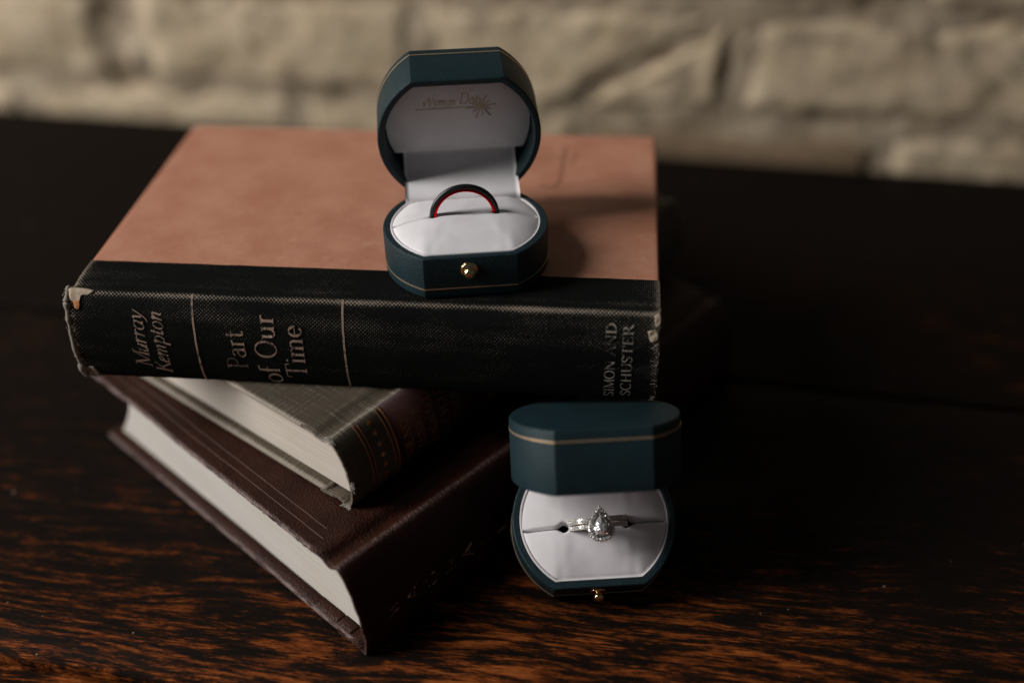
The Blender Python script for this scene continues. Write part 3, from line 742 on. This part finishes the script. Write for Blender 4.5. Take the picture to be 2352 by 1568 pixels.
# ---- book 3: brown leather
A3 = math.radians(45.767); L3, W3, T3, SK3 = 22.6, 16.834, 3.79, -.95
bk3 = thing('book', 'large dark brown leather book lying on the table, lowest of the stack', 'book', (10.008, -7.794, 0), (0, 0, A3), GRP)
pr3 = case_profile(T3, SK3, .50, 1.5, .19, .58, pw=.62, flat=.004)
r3 = pr3.s[pr3.lo]; r3b = pr3.s[pr3.hi]
def edge_tint3(x, s_): return .35*math.exp(-((s_-r3-.0)/.16)**2)+.25*math.exp(-(x/.1)**2)
sp3 = cover_sweep('leather_spine', pr3, L3, M_leather3, bk3, .14, 110, edge_tint3, lambda s_: (.03*nz(s_*2, 3, 3), 0))
def warp3(x, y):
    return .10*math.exp(-((y-12.5)/1.6)**2)*math.exp(-x/1.2)-.05*math.exp(-((y-9.5)/1.5)**2)*math.exp(-x/1.2)+.015*nz(x*.4, y*1.3, 7)
fc3 = board('front_cover', 0, L3, 1.15, W3, T3-.30, T3-.003, M_leather3, bk3, .13, warp3, .10, .045)
def warp3b(x, y): return .02*nz(x*.5, y*.8, 17)
bc3 = board('back_cover', 0, L3, .35+SK3, W3, .003, .33, M_leather3, bk3, .13, warp3b, .10, .02)
page_block('page_block', .56, L3-.5, .34, T3-.30, lambda t: SK3*(1-t)-.36*(4*t*(1-t)+1e-6)**.6+.10, lambda t: 16.35*(1-t)+14.62*t-.24*4*t*(1-t), M_pages3, bk3)
M_tool = plain('burnished_line', (.10, .042, .028), .45, 0, .3)
for x_, y0 in ((.58, 1.36), (.97, 1.66)):
    acc = Acc(); pts = [(x_+.012*nz(y*1.2, x_, 1), y, T3+warp3(x_, y)-.002) for y in np.linspace(y0, W3-1.3, 90)]
    acc.add(*tube(pts, .015, 5)); mesh('tooled_line', acc.v, acc.f, M_tool, fc3)
# the leather turned in over the inside of the back board, with its folds at the corner
for (y0, y1, h_) in ((.72, 2.02, .05), (2.06, 13.6, .035), (-.05, .70, .07)):
    V, F = [], []; n = 40
    for k in range(n):
        y = y0+(y1-y0)*k/(n-1); lift = h_*min(1, min(k, n-1-k)/2.0+.15)*(1+.2*nz(y*2, 4, 4))
        for (x, z) in ((.10, .325), (.14, .33+lift), (.34, .335+lift), (.57, .332+lift), (.58, .31)):
            V.append((x, y+.08*nz(x*3, y0, 2), z+warp3b(x, y)))
    mesh('leather_turn_in', V, [f[::-1] for f in grid_faces(n, 5)], M_leather3, bc3)
for k, ch in enumerate('WAGNALLS'):
    x_ = 1.15+.93*k
    def m3(a, b, lift, x_=x_): return pr3.pt(x_+.50-b, pr3.s_of_z(1.15+a, pr3.lo, pr3.hi), lift+.006)
    text_mesh('title_lettering', ch, m3, M_foil3, sp3, .52, .62, thick=.13)

# ------------------------------------------------------------------ ring boxes
R_, HC, DF, DB, HB, HL = 3.039, 1.658, 2.498, 2.362, 1.650, 2.269
TH = .27
def outline(ins=0., n=44, rc=0.0):
    """plan of a box, from the front right corner round the back to the front left corner; ins = inset"""
    R, hc, dF, dB = R_, HC, DF, DB
    tc = math.acos(hc/R); Ry = dF/math.sin(tc); tb = math.asin(dB/Ry)
    t = np.linspace(-tc, tb, n); r = np.c_[R*np.cos(t), Ry*np.sin(t)]
    back = np.c_[np.linspace(r[-1, 0], -r[-1, 0], 9)[1:-1], np.full(7, dB)]
    P = np.vstack([r, back, r[::-1]*[-1, 1]])
    front = np.c_[np.linspace(-hc, hc, 15)[1:-1], np.full(13, -dF)]
    P = np.vstack([P, front])
    if ins:
        tn = np.roll(P, -1, 0)-np.roll(P, 1, 0); tn /= np.linalg.norm(tn, axis=1)[:, None]
        nn = np.c_[-tn[:, 1], tn[:, 0]]
        # at the four corners push along the mitre
        P2 = P+nn*ins
        for i in (0, n-1, n+7, 2*n+6):
            a = P[i]-P[i-1]; b = P[(i+1) % len(P)]-P[i]; a /= np.linalg.norm(a); b /= np.linalg.norm(b)
            na_, nb_ = np.array([-a[1], a[0]]), np.array([-b[1], b[0]]); mi = na_+nb_; mi /= np.linalg.norm(mi)
            P2[i] = P[i]+mi*ins/max(.5, mi@na_)
        P = P2
    return P
def shell(height, closed_z0=True):
    """open box: profile of (inset, z) from the middle of the outside bottom up the wall, over the rim and down inside"""
    prof = [(.12, 0), (.05, .02), (.015, .06), (0, .13), (0, height*.5), (0, height-.07), (.015, height-.025), (.05, height), (TH-.05, height), (TH-.012, height-.03), (TH, height-.08), (TH, .22)]
    V, F = [], []; m_ = None
    for ins, z in prof:
        P = outline(ins); m_ = len(P)
        V += [(x, y, z) for x, y in P]
    for i in range(len(prof)-1):
        for k in range(m_): k2 = (k+1) % m_; F.append((i*m_+k, i*m_+k2, (i+1)*m_+k2, (i+1)*m_+k))
    F.append(tuple(range(m_))[::-1]); F.append(tuple((len(prof)-1)*m_+k for k in range(m_)))
    return V, F
def band(z0, z1, out=.012):
    V, F = [], []; prof = [(.02, z0), (-out, z0+.006), (-out, z1-.006), (.02, z1)]
    for ins, z in prof:
        P = outline(ins); V += [(x, y, z) for x, y in P]; m_ = len(P)
    for i in range(3):
        for k in range(m_): k2 = (k+1) % m_; F.append((i*m_+k, i*m_+k2, (i+1)*m_+k2, (i+1)*m_+k))
    return V, F
def lathe(prof, n=28):
    V, F = [], []
    for r, z in prof:
        for k in range(n): a = 2*math.pi*k/n; V.append((r*math.cos(a), r*math.sin(a), z))
    for i in range(len(prof)-1):
        for k in range(n): k2 = (k+1) % n; F.append((i*n+k, i*n+k2, (i+1)*n+k2, (i+1)*n+k))
    F.append(tuple(range(n))[::-1]); F.append(tuple((len(prof)-1)*n+k for k in range(n)))
    return V, F
def collar():
    V, F = [], []; prof = [(TH+.005, HB-.5), (TH+.005, HB-.03), (TH+.03, HB+.0), (TH+.075, HB-.005), (TH+.09, HB-.03), (TH+.09, HB-.5)]
    for ins, z in prof:
        P = outline(ins); V += [(x, y, z) for x, y in P]; m_ = len(P)
    for i in range(len(prof)-1):
        for k in range(m_): k2 = (k+1) % m_; F.append((i*m_+k, i*m_+k2, (i+1)*m_+k2, (i+1)*m_+k))
    return V, F
INN = outline(TH+.085)
def y_at(x, low):
    """inner plan: y of the front (low) or back edge at x"""
    P = np.vstack([INN, INN[:1]]); best = []
    for a, b in zip(P[:-1], P[1:]):
        if (a[0]-x)*(b[0]-x) <= 0 and abs(a[0]-b[0]) > 1e-9: best.append(a[1]+(b[1]-a[1])*(x-a[0])/(b[0]-a[0]))
    if not best: return 0.
    return min(best) if low else max(best)
XM = INN[:, 0].max()-.004
def cushion(front, ysl, crest, seed, gap):
    """one lobe of the ring cushion; gap(x) = how far the slit is held open"""
    nx, nv = 72, 34; V = []
    for i in range(nx):
        a = -1+2*i/(nx-1); x = XM*math.sin(a*math.pi/2)
        ys = ysl(x); edge = y_at(x, front)
        ys_ = ys-gap(x) if front else ys+gap(x)
        ys_ = max(ys_, edge+.0) if front else min(ys_, edge)
        c = crest*(1-abs(x/XM)**3.2)*(1+.10*nz(x*.9, seed, 1))
        ln = abs(ys_-edge)
        for j in range(nv):
            v = j/(nv-1)
            d = v*ln; q = (1-v)*ln
            # rise from the rim, roll over into the slit
            rise = 1-(1-min(1, d/max(.3, ln*.92)))**2.0
            z = HB-.05+(c+.05)*rise
            if d < .12: z -= .07*(1-d/.12)**2
            rr = .10*min(1, ln/.8)
            if q < rr and rr > 0: z -= .36*(1-math.sqrt(max(0, 1-((rr-q)/rr)**2)))*min(1, ln/.6)
            y = edge+(ys_-edge)*v
            z += .016*nz(x*1.1, y*1.1, seed)+.003*nz(x*3, y*3, seed+4)
            # tucks that run in from the two front corners
            if front:
                for sg in (-1, 1):
                    px, py = sg*1.40, -2.1; dx, dy = x-px, y-py
                    along = dx*(-sg*.45)+dy*.89; across = dx*.89+dy*(sg*.45)
                    if along > -.1: z -= .016*math.exp(-(across/.16)**2)*math.exp(-max(0, along)/.7)
            V.append((x, y, z))
    F = grid_faces(nx, nv)
    return V, (F if front else [f[::-1] for f in F])
def lid_pad(zp, ycut):
    P = outline(TH+.05); P = np.array([(x, min(y, ycut)) for x, y in P]); c = np.array([0, -.4])
    V, F = [], []; m_ = len(P); K = 12
    for r in range(K+1):
        f = 1-(1-r/K)**1.0
        for k in range(m_):
            q = c+(P[k]-c)*f; z = zp-.16*(1-f**4)+.012*nz(q[0]*.9, q[1]*.9, 6)
            V.append((q[0], q[1], z))
    for r in range(K):
        for k in range(m_): k2 = (k+1) % m_; F.append((r*m_+k, (r+1)*m_+k, (r+1)*m_+k2, r*m_+k2))
    base = len(V)
    for k in range(m_): V.append((P[k][0], P[k][1], zp+.5))
    for k in range(m_): k2 = (k+1) % m_; F.append((K*m_+k, base+k, base+k2, K*m_+k2))
    return V, F
def pad_z(x, y, zp): 
    return zp-.16*(1-(min(1, math.hypot(x/2.6, (y+.4)/1.7))**4))
CACHE = {}
def cached(key, fn, mat, **kw):
    if key not in CACHE:
        V, F = fn(); o = mesh(key, V, F, mat, **kw); CACHE[key] = o.data; bpy.data.objects.remove(o)
    return CACHE[key]
ZP = 1.05
def ring_box(label, matrix, theta, ysl, crest, gap, seed):
    t = thing('ring_box', label, 'ring box', group='teal ring boxes', matrix=matrix)
    base = link('base', cached('base', lambda: shell(HB), M_box, flat_angle=24), t)
    link('gold_line', cached('gold_line', lambda: band(.365, .405), M_goldline, flat_angle=24), base)
    link('lining_edge', cached('lining_edge', collar, M_satin, flat_angle=40), base)
    kn = link('knob', cached('knob', lambda: lathe([(.0, .10), (.10, .11), (.17, .16), (.205, .21), (.215, .26), (.195, .33), (.135, .39), (.06, .42), (0.001, .425)]), M_gold), base)
    kn.location = Vector((-.03, -DF, 1.13))*CM; kn.rotation_euler = (math.radians(90), 0, 0)
    link('knob_collar', cached('knob_collar', lambda: lathe([(.30, -.02), (.315, .03), (.30, .07), (.24, .09), (.13, .10), (.11, .14), (.0, .14)]), M_gold), kn)
    cu = bpy.data.objects.new('cushion', None); C.objects.link(cu); cu.parent = t; cu.empty_display_size = .01
    V, F = cushion(True, ysl, crest, seed, gap); mesh('cushion_lobe', V, F, M_satin, cu)
    V, F = cushion(False, ysl, crest*.92, seed+30, gap); mesh('cushion_lobe', V, F, M_satin, cu)
    # lid, hinged at the back of the rim
    ld = link('lid', cached('lid', lambda: shell_lid(), M_box, flat_angle=24), t)
    th = math.radians(theta)
    # lid mesh is written relative to the hinge line: closed it sits on the rim
    ld.location = Vector((0, DB, HB))*CM; ld.rotation_euler = (-th, 0, 0)
    link('gold_line', cached('lid_gold_line', lambda: ([(x, y-DB, z) for x, y, z in band(HL-.445, HL-.375)[0]], band(HL-.445, HL-.375)[1]), M_goldline, flat_angle=24), ld)
    pad = link('lid_pad', cached('lid_pad', lambda: ([(x, y-DB, z) for x, y, z in lid_pad(ZP, 1.15)[0]], lid_pad(ZP, 1.15)[1]), M_satin, flat_angle=50), ld)
    # satin flap that joins the lid pad to the cushion
    c_, s_ = math.cos(th), math.sin(th)
    def lidpt(y, z): yy, zz = y-DB, z; return (DB+yy*c_+zz*s_, HB-yy*s_+zz*c_)
    p0 = lidpt(1.16, ZP+.10); p1 = lidpt(1.35, ZP-.05); pe = (1.52, HB-.02)
    prof = catmull([p0, p1, ((p1[0]*.62+pe[0]*.38)+.10, p1[1]*.62+pe[1]*.38), (pe[0]+.10, HB+.34), pe, (pe[0]-.05, HB-.4)], 36)
    V = []; nx = 26
    for i in range(nx):
        a = -1+2*i/(nx-1)
        for j, (y, z) in enumerate(prof):
            V.append((2.14*a*(1+.02*j/35), y+.03*a*a+.02*nz(a*2, j*.12, seed), z))
    F = grid_faces(nx, len(prof)); n0 = len(V)
    V += [(x, y+.05, z) for x, y, z in V]; F = F+[tuple(k+n0 for k in f[::-1]) for f in F]
    m_ = len(prof)
    for j in range(m_-1):
        F.append((j, n0+j, n0+j+1, j+1)); e = (nx-1)*m_; F.append((e+j, e+j+1, n0+e+j+1, n0+e+j))
    mesh('hinge_flap', V, F, M_satin, t)
    return t, pad
def shell_lid():
    V, F = shell(HL)
    # turned over: open rim at z = 0, flat top at z = HL, and the thick rim softly rounded
    return [(x, y-DB, HL-z) for x, y, z in V], [f[::-1] for f in F]
def rot(ax, deg): return Matrix.Rotation(math.radians(deg), 4, ax)
ZT = Z1B+T1
Mx1 = Matrix.Translation(Vector((14.5476, 1.5006, ZT+.015))*CM) @ rot('Z', 4.663)
bx1, pad1 = ring_box('upright teal ring box on the salmon book, holding a black ring', Mx1, 82.185, lambda x: -.06+.03*x, .40, lambda x: .004+.07*math.exp(-((abs(x)-1.15)/.16)**2), 1)
Mx2 = Matrix.Translation(Vector((19.0783, -4.6922, 2.8222))*CM) @ rot('Z', 2.931) @ rot('X', 90-57.854) @ Matrix.Translation(Vector((0, 0, -HB))*CM)
bx2, pad2 = ring_box('tilted teal ring box leaning beside the stack, holding diamond rings', Mx2, 59.246, lambda x: -.27+.025*x, .32, lambda x: .006+.15*math.exp(-((abs(x)-1.16)/.17)**2), 2)
# the gold name and sunburst printed inside the lids
def emblem(pad):
    acc = Acc()
    def mp(a, b, lift): return (a, b-DB, pad_z(a, b, ZP)-lift-.006)
    strips = []
    for txt, x0, yb, sz, ln in (('W', -1.40, -.90, .46, .50), ('yman', -.93, -.90, .34, .86), ('D', .02, -.93, .46, .36), ('aly', .40, -.95, .34, .52)):
        st, wd = text_polys(txt, italic=True, thick=.15, thin=.06); kx = ln/wd
        for L, R in st:
            V, F = [], []; k0 = len(acc.f)
            for i, (l, r) in enumerate(zip(L, R)):
                for q in (l, r): V.append(mp(x0+q[0]*kx, yb-q[1]*sz, .004+.0000008*k0))
                if i: F.append((2*i-2, 2*i, 2*i+1, 2*i-1))
            acc.add(V, F)
    def line(a, b, w0, w1):
        a, b = np.array(a), np.array(b); d = (b-a)/np.linalg.norm(b-a); n_ = np.array([-d[1], d[0]]); V, F = [], []
        for k in range(9):
            t = k/8; q = a+(b-a)*t; wd = w0+(w1-w0)*t
            for sg in (1, -1): V.append(mp(*(q+n_*wd*sg), .007))
            if k: F.append((2*k-2, 2*k-1, 2*k+1, 2*k))
        acc.add(V, F)
    line((-1.57, -.77), (.52, -.80), .020, .010)
    cx, cy = .88, -.80
    for k in range(13):
        a = math.radians(-8+30*k if k < 12 else 52); r1_ = .40 if k % 2 else .56
        line((cx+.16*math.cos(a), cy+.12*math.sin(a)), (cx+r1_*math.cos(a), cy+r1_*.95*math.sin(a)), .022, .028)
    V = [mp(cx, cy, .008)]+[mp(cx+.13*math.cos(k*math.pi/8), cy+.10*math.sin(k*math.pi/8), .008) for k in range(16)]
    acc.add(V, [(0, 1+k, 1+(k+1) % 16) for k in range(16)])
    mesh('gold_emblem', acc.v, acc.f, M_emblem, pad)
emblem(pad1)

# ------------------------------------------------------------------ rings
def band_profile(prof, n=120):
    """sweep (radius, axial) profile round the ring's axis (local y)"""
    V, F = [], []; m_ = len(prof)
    for i in range(n):
        a = 2*math.pi*i/n
        for r, y in prof: V.append((r*math.cos(a), y, r*math.sin(a)))
    for i in range(n):
        for k in range(m_):
            a, b = i*m_+k, ((i+1) % n)*m_+k; k2 = (k+1) % m_
            F.append((a, b, ((i+1) % n)*m_+k2, i*m_+k2))
    return V, F
def placed(matrix, x, y, z, rx=0, rzz=0):
    return matrix @ Matrix.Translation(Vector((x, y, z))*CM) @ rot('X', rx) @ rot('Z', rzz)
rg = thing('ring', 'black ring with a red inner sleeve standing in the upper box', 'ring', group='rings in the boxes', matrix=placed(Mx1, -.03, 0, 1.90, 0, 2))
V, F = band_profile([(1.125, -.09), (1.15, -.11), (1.21, -.10), (1.255, -.075), (1.28, -.03), (1.285, 0), (1.28, .03), (1.255, .075), (1.21, .10), (1.15, .11), (1.125, .09)])
mesh('outer_band', V, [f for f in F], M_tung, rg, flat_angle=50)
V, F = band_profile([(1.035, .12), (1.045, .14), (1.07, .145), (1.123, .125), (1.123, -.125), (1.07, -.145), (1.045, -.14), (1.035, -.12)])
mesh('inner_sleeve', V, [f for f in F], M_red, rg, flat_angle=50)

def gem(n, rx, ry, hc, hp, outl=None, table=.56):
    """closed faceted stone: table, crown, girdle, pavilion"""
    out = outl or [(rx*math.cos(2*math.pi*k/n), ry*math.sin(2*math.pi*k/n)) for k in range(n)]
    n = len(out); V, F = [], []
    tb = [(x*table, y*table) for x, y in out]
    mid = []
    for k in range(n):
        k2 = (k+1) % n; mid.append(((out[k][0]+out[k2][0])/2*.82, (out[k][1]+out[k2][1])/2*.82))
    V += [(x, y, hc) for x, y in tb]; V += [(x, y, hc*.55) for x, y in mid]; V += [(x, y, 0) for x, y in out]; V.append((0, 0, -hp))
    F.append(tuple(range(n)))
    for k in range(n):
        k2 = (k+1) % n
        F += [(k, n+k, k2), (n+k, 2*n+k, 2*n+k2), (k2, n+k, n+k2), (n+k, 2*n+k2, n+k2), (2*n+k, 3*n, 2*n+k2)]
    return V, F
def bead(r):
    return lathe([(0.001, -r), (r*.7, -r*.7), (r, 0), (r*.7, r*.7), (0.001, r)], 7)
def basis(acc, V, F, o, ex, ey, ez):
    acc.add([tuple(np.array(o)+v[0]*np.array(ex)+v[1]*np.array(ey)+v[2]*np.array(ez)) for v in V], F)
def pave_band(root, r, hw, a0, a1, count, rows):
    """half-eternity band: metal hoop, a row of stones along the top, beads between them"""
    V, F = band_profile([(r-.14, -hw*.8), (r-.03, -hw), (r, -hw*.93), (r+.005, 0), (r, hw*.93), (r-.03, hw), (r-.14, hw*.8), (r-.16, 0)], 96)
    hoop = mesh('hoop', V, F, M_silver, root, flat_angle=50)
    st, bd = Acc(), Acc()
    for k in range(count):
        a = math.radians(a0+(a1-a0)*k/(count-1)); er = (math.cos(a), 0, math.sin(a)); et = (-math.sin(a), 0, math.cos(a))
        for y in rows:
            s_ = min(hw*.62 if len(rows) == 1 else hw*.42, (math.radians(a1-a0)*r/(count-1))*.47)
            V, F = gem(8, s_, s_, s_*.5, s_*.6)
            basis(st, V, F, np.array(er)*(r+.012)+np.array([0, y, 0]), et, (0, 1, 0), er)
        am = math.radians(a0+(a1-a0)*(k+.5)/(count-1)); em = np.array((math.cos(am), 0, math.sin(am)))
        for sg in (-1, 1):
            V, F = bead(.030)
            basis(bd, V, F, em*(r+.018)+np.array([0, sg*hw*.80, 0]), (1, 0, 0), (0, 1, 0), (0, 0, 1))
    o = mesh('pave_stones', st.v, st.f, M_pave, hoop, smooth=False); o['kind'] = 'stuff'
    o = mesh('bead_prongs', bd.v, bd.f, M_silver, hoop); o['kind'] = 'stuff'
    return hoop
RC = 1.08
er_ = thing('ring', 'pear shaped halo diamond ring in the tilted box', 'ring', group='rings in the boxes', matrix=placed(Mx2, .09, -.07, HB+.08, 11, 2.5))
pave_band(er_, RC, .105, 12, 168, 27, (-.0,))
wb = thing('ring', 'thin diamond studded band just below the pear diamond ring', 'ring', group='rings in the boxes', matrix=placed(Mx2, .10, -.29, HB+.07, 11, 2.5))
pave_band(wb, RC, .08, 12, 168, 30, (0.,))
def pear(sc_, n=24, sx=.62, sy=.645):
    out = []
    for k in range(n):
        t = 2*math.pi*k/n
        out.append((-sx*math.sin(t)*abs(math.sin(t/2))*sc_, (sy*math.cos(t))*sc_))
    return out
def brilliant(n):
    V, F = [], []; rr = random.Random(3)
    tiers = [(1.0, 0.), (.84, .075), (.60, .135), (.34, .165)]
    for i, (f, z) in enumerate(tiers):
        P = resample(np.array(pear(.57*f, 400, .66, .62)), n)
        if i % 2: P = (P+np.roll(P, -1, 0))/2
        for x, y in P: V.append((x+rr.uniform(-.014, .014)*(i > 0), y-.04*(1-f)+rr.uniform(-.014, .014)*(i > 0), z+rr.uniform(-.020, .020)*(i > 0)))
    for i in range(3):
        for k in range(n):
            k2 = (k+1) % n; a, b, c, d = i*n+k, i*n+k2, (i+1)*n+k2, (i+1)*n+k
            F += [(a, b, d), (b, c, d)] if i % 2 == 0 else [(a, b, c), (a, c, d)]
    c0 = len(V); V.append((0, -.08, .165)); F += [(3*n+k, 3*n+(k+1) % n, c0) for k in range(n)]
    c1 = len(V); V.append((0, -.05, -.25)); F += [((k+1) % n, k, c1) for k in range(n)]
    return V, F
def resample(P, n):
    P = np.vstack([P, P[:1]]); d = np.r_[0, np.cumsum(np.linalg.norm(np.diff(P, axis=0), axis=1))]
    s_ = np.linspace(0, d[-1], n, endpoint=False); return np.c_[np.interp(s_, d, P[:, 0]), np.interp(s_, d, P[:, 1])]
head = bpy.data.objects.new('halo_setting', None); C.objects.link(head); head.parent = er_; head.empty_display_size = .005
head.location = Vector((.0, -.16, RC+.10))*CM; head.rotation_euler = (math.radians(2), 0, 0)
# gallery plate under the stones
P0, P1 = pear(1.0, 60), pear(.93, 60); V = [(x, y, .03) for x, y in P1]+[(x, y, .0) for x, y in P0]+[(x, y, -.08) for x, y in P0]+[(x*.6, y*.6, -.30) for x, y in P0]
F = [tuple(range(60))]
for i in range(3):
    for k in range(60): k2 = (k+1) % 60; F.append((i*60+k, (i+1)*60+k, (i+1)*60+k2, i*60+k2))
mesh('gallery', V, F, M_silver, head, flat_angle=40)
def resample(P, n):
    P = np.vstack([P, P[:1]]); d = np.r_[0, np.cumsum(np.linalg.norm(np.diff(P, axis=0), axis=1))]
    s_ = np.linspace(0, d[-1], n, endpoint=False); return np.c_[np.interp(s_, d, P[:, 0]), np.interp(s_, d, P[:, 1])]
st, bd = Acc(), Acc()
ctr = np.array([0, -.10])
for k, (x, y) in enumerate(resample(np.array(pear(.84, 200)), 23)):
    V, F = gem(8, .068, .068, .035, .05); a = .5*k
    basis(st, V, F, (x, y, .045), (math.cos(a), math.sin(a), .12*math.sin(k*2.1)), (-math.sin(a), math.cos(a), .12*math.cos(k*1.7)), (.12*math.cos(k), .12*math.sin(k*1.3), 1))
for (scl, cnt, rr) in ((.985, 34, .028), (.70, 26, .022)):
    for x, y in resample(np.array(pear(scl, 200)), cnt):
        V, F = bead(rr); basis(bd, V, F, (x, y, .06), (1, 0, 0), (0, 1, 0), (0, 0, 1))
o = mesh('halo_stones', st.v, st.f, M_pave, head, smooth=False); o['kind'] = 'stuff'
o = mesh('halo_beads', bd.v, bd.f, M_silver, head); o['kind'] = 'stuff'
V, F = brilliant(18)
o = mesh('pear_diamond', [(x, y-.05, z+.13) for x, y, z in V], F, M_diamond, head, smooth=False)
for (x, y) in ((0, .39), (-.30, -.02), (.30, -.02), (-.20, -.36), (.20, -.36)):
    V, F = tube([(x*1.08, y*1.06-.03, .0), (x*1.06, y*1.04-.03, .14), (x*.93, y*.93-.03, .20), (x*.82, y*.84-.03, .20)], [.04, .04, .042, .030], 8)
    mesh('claw', V, F, M_silver, head)
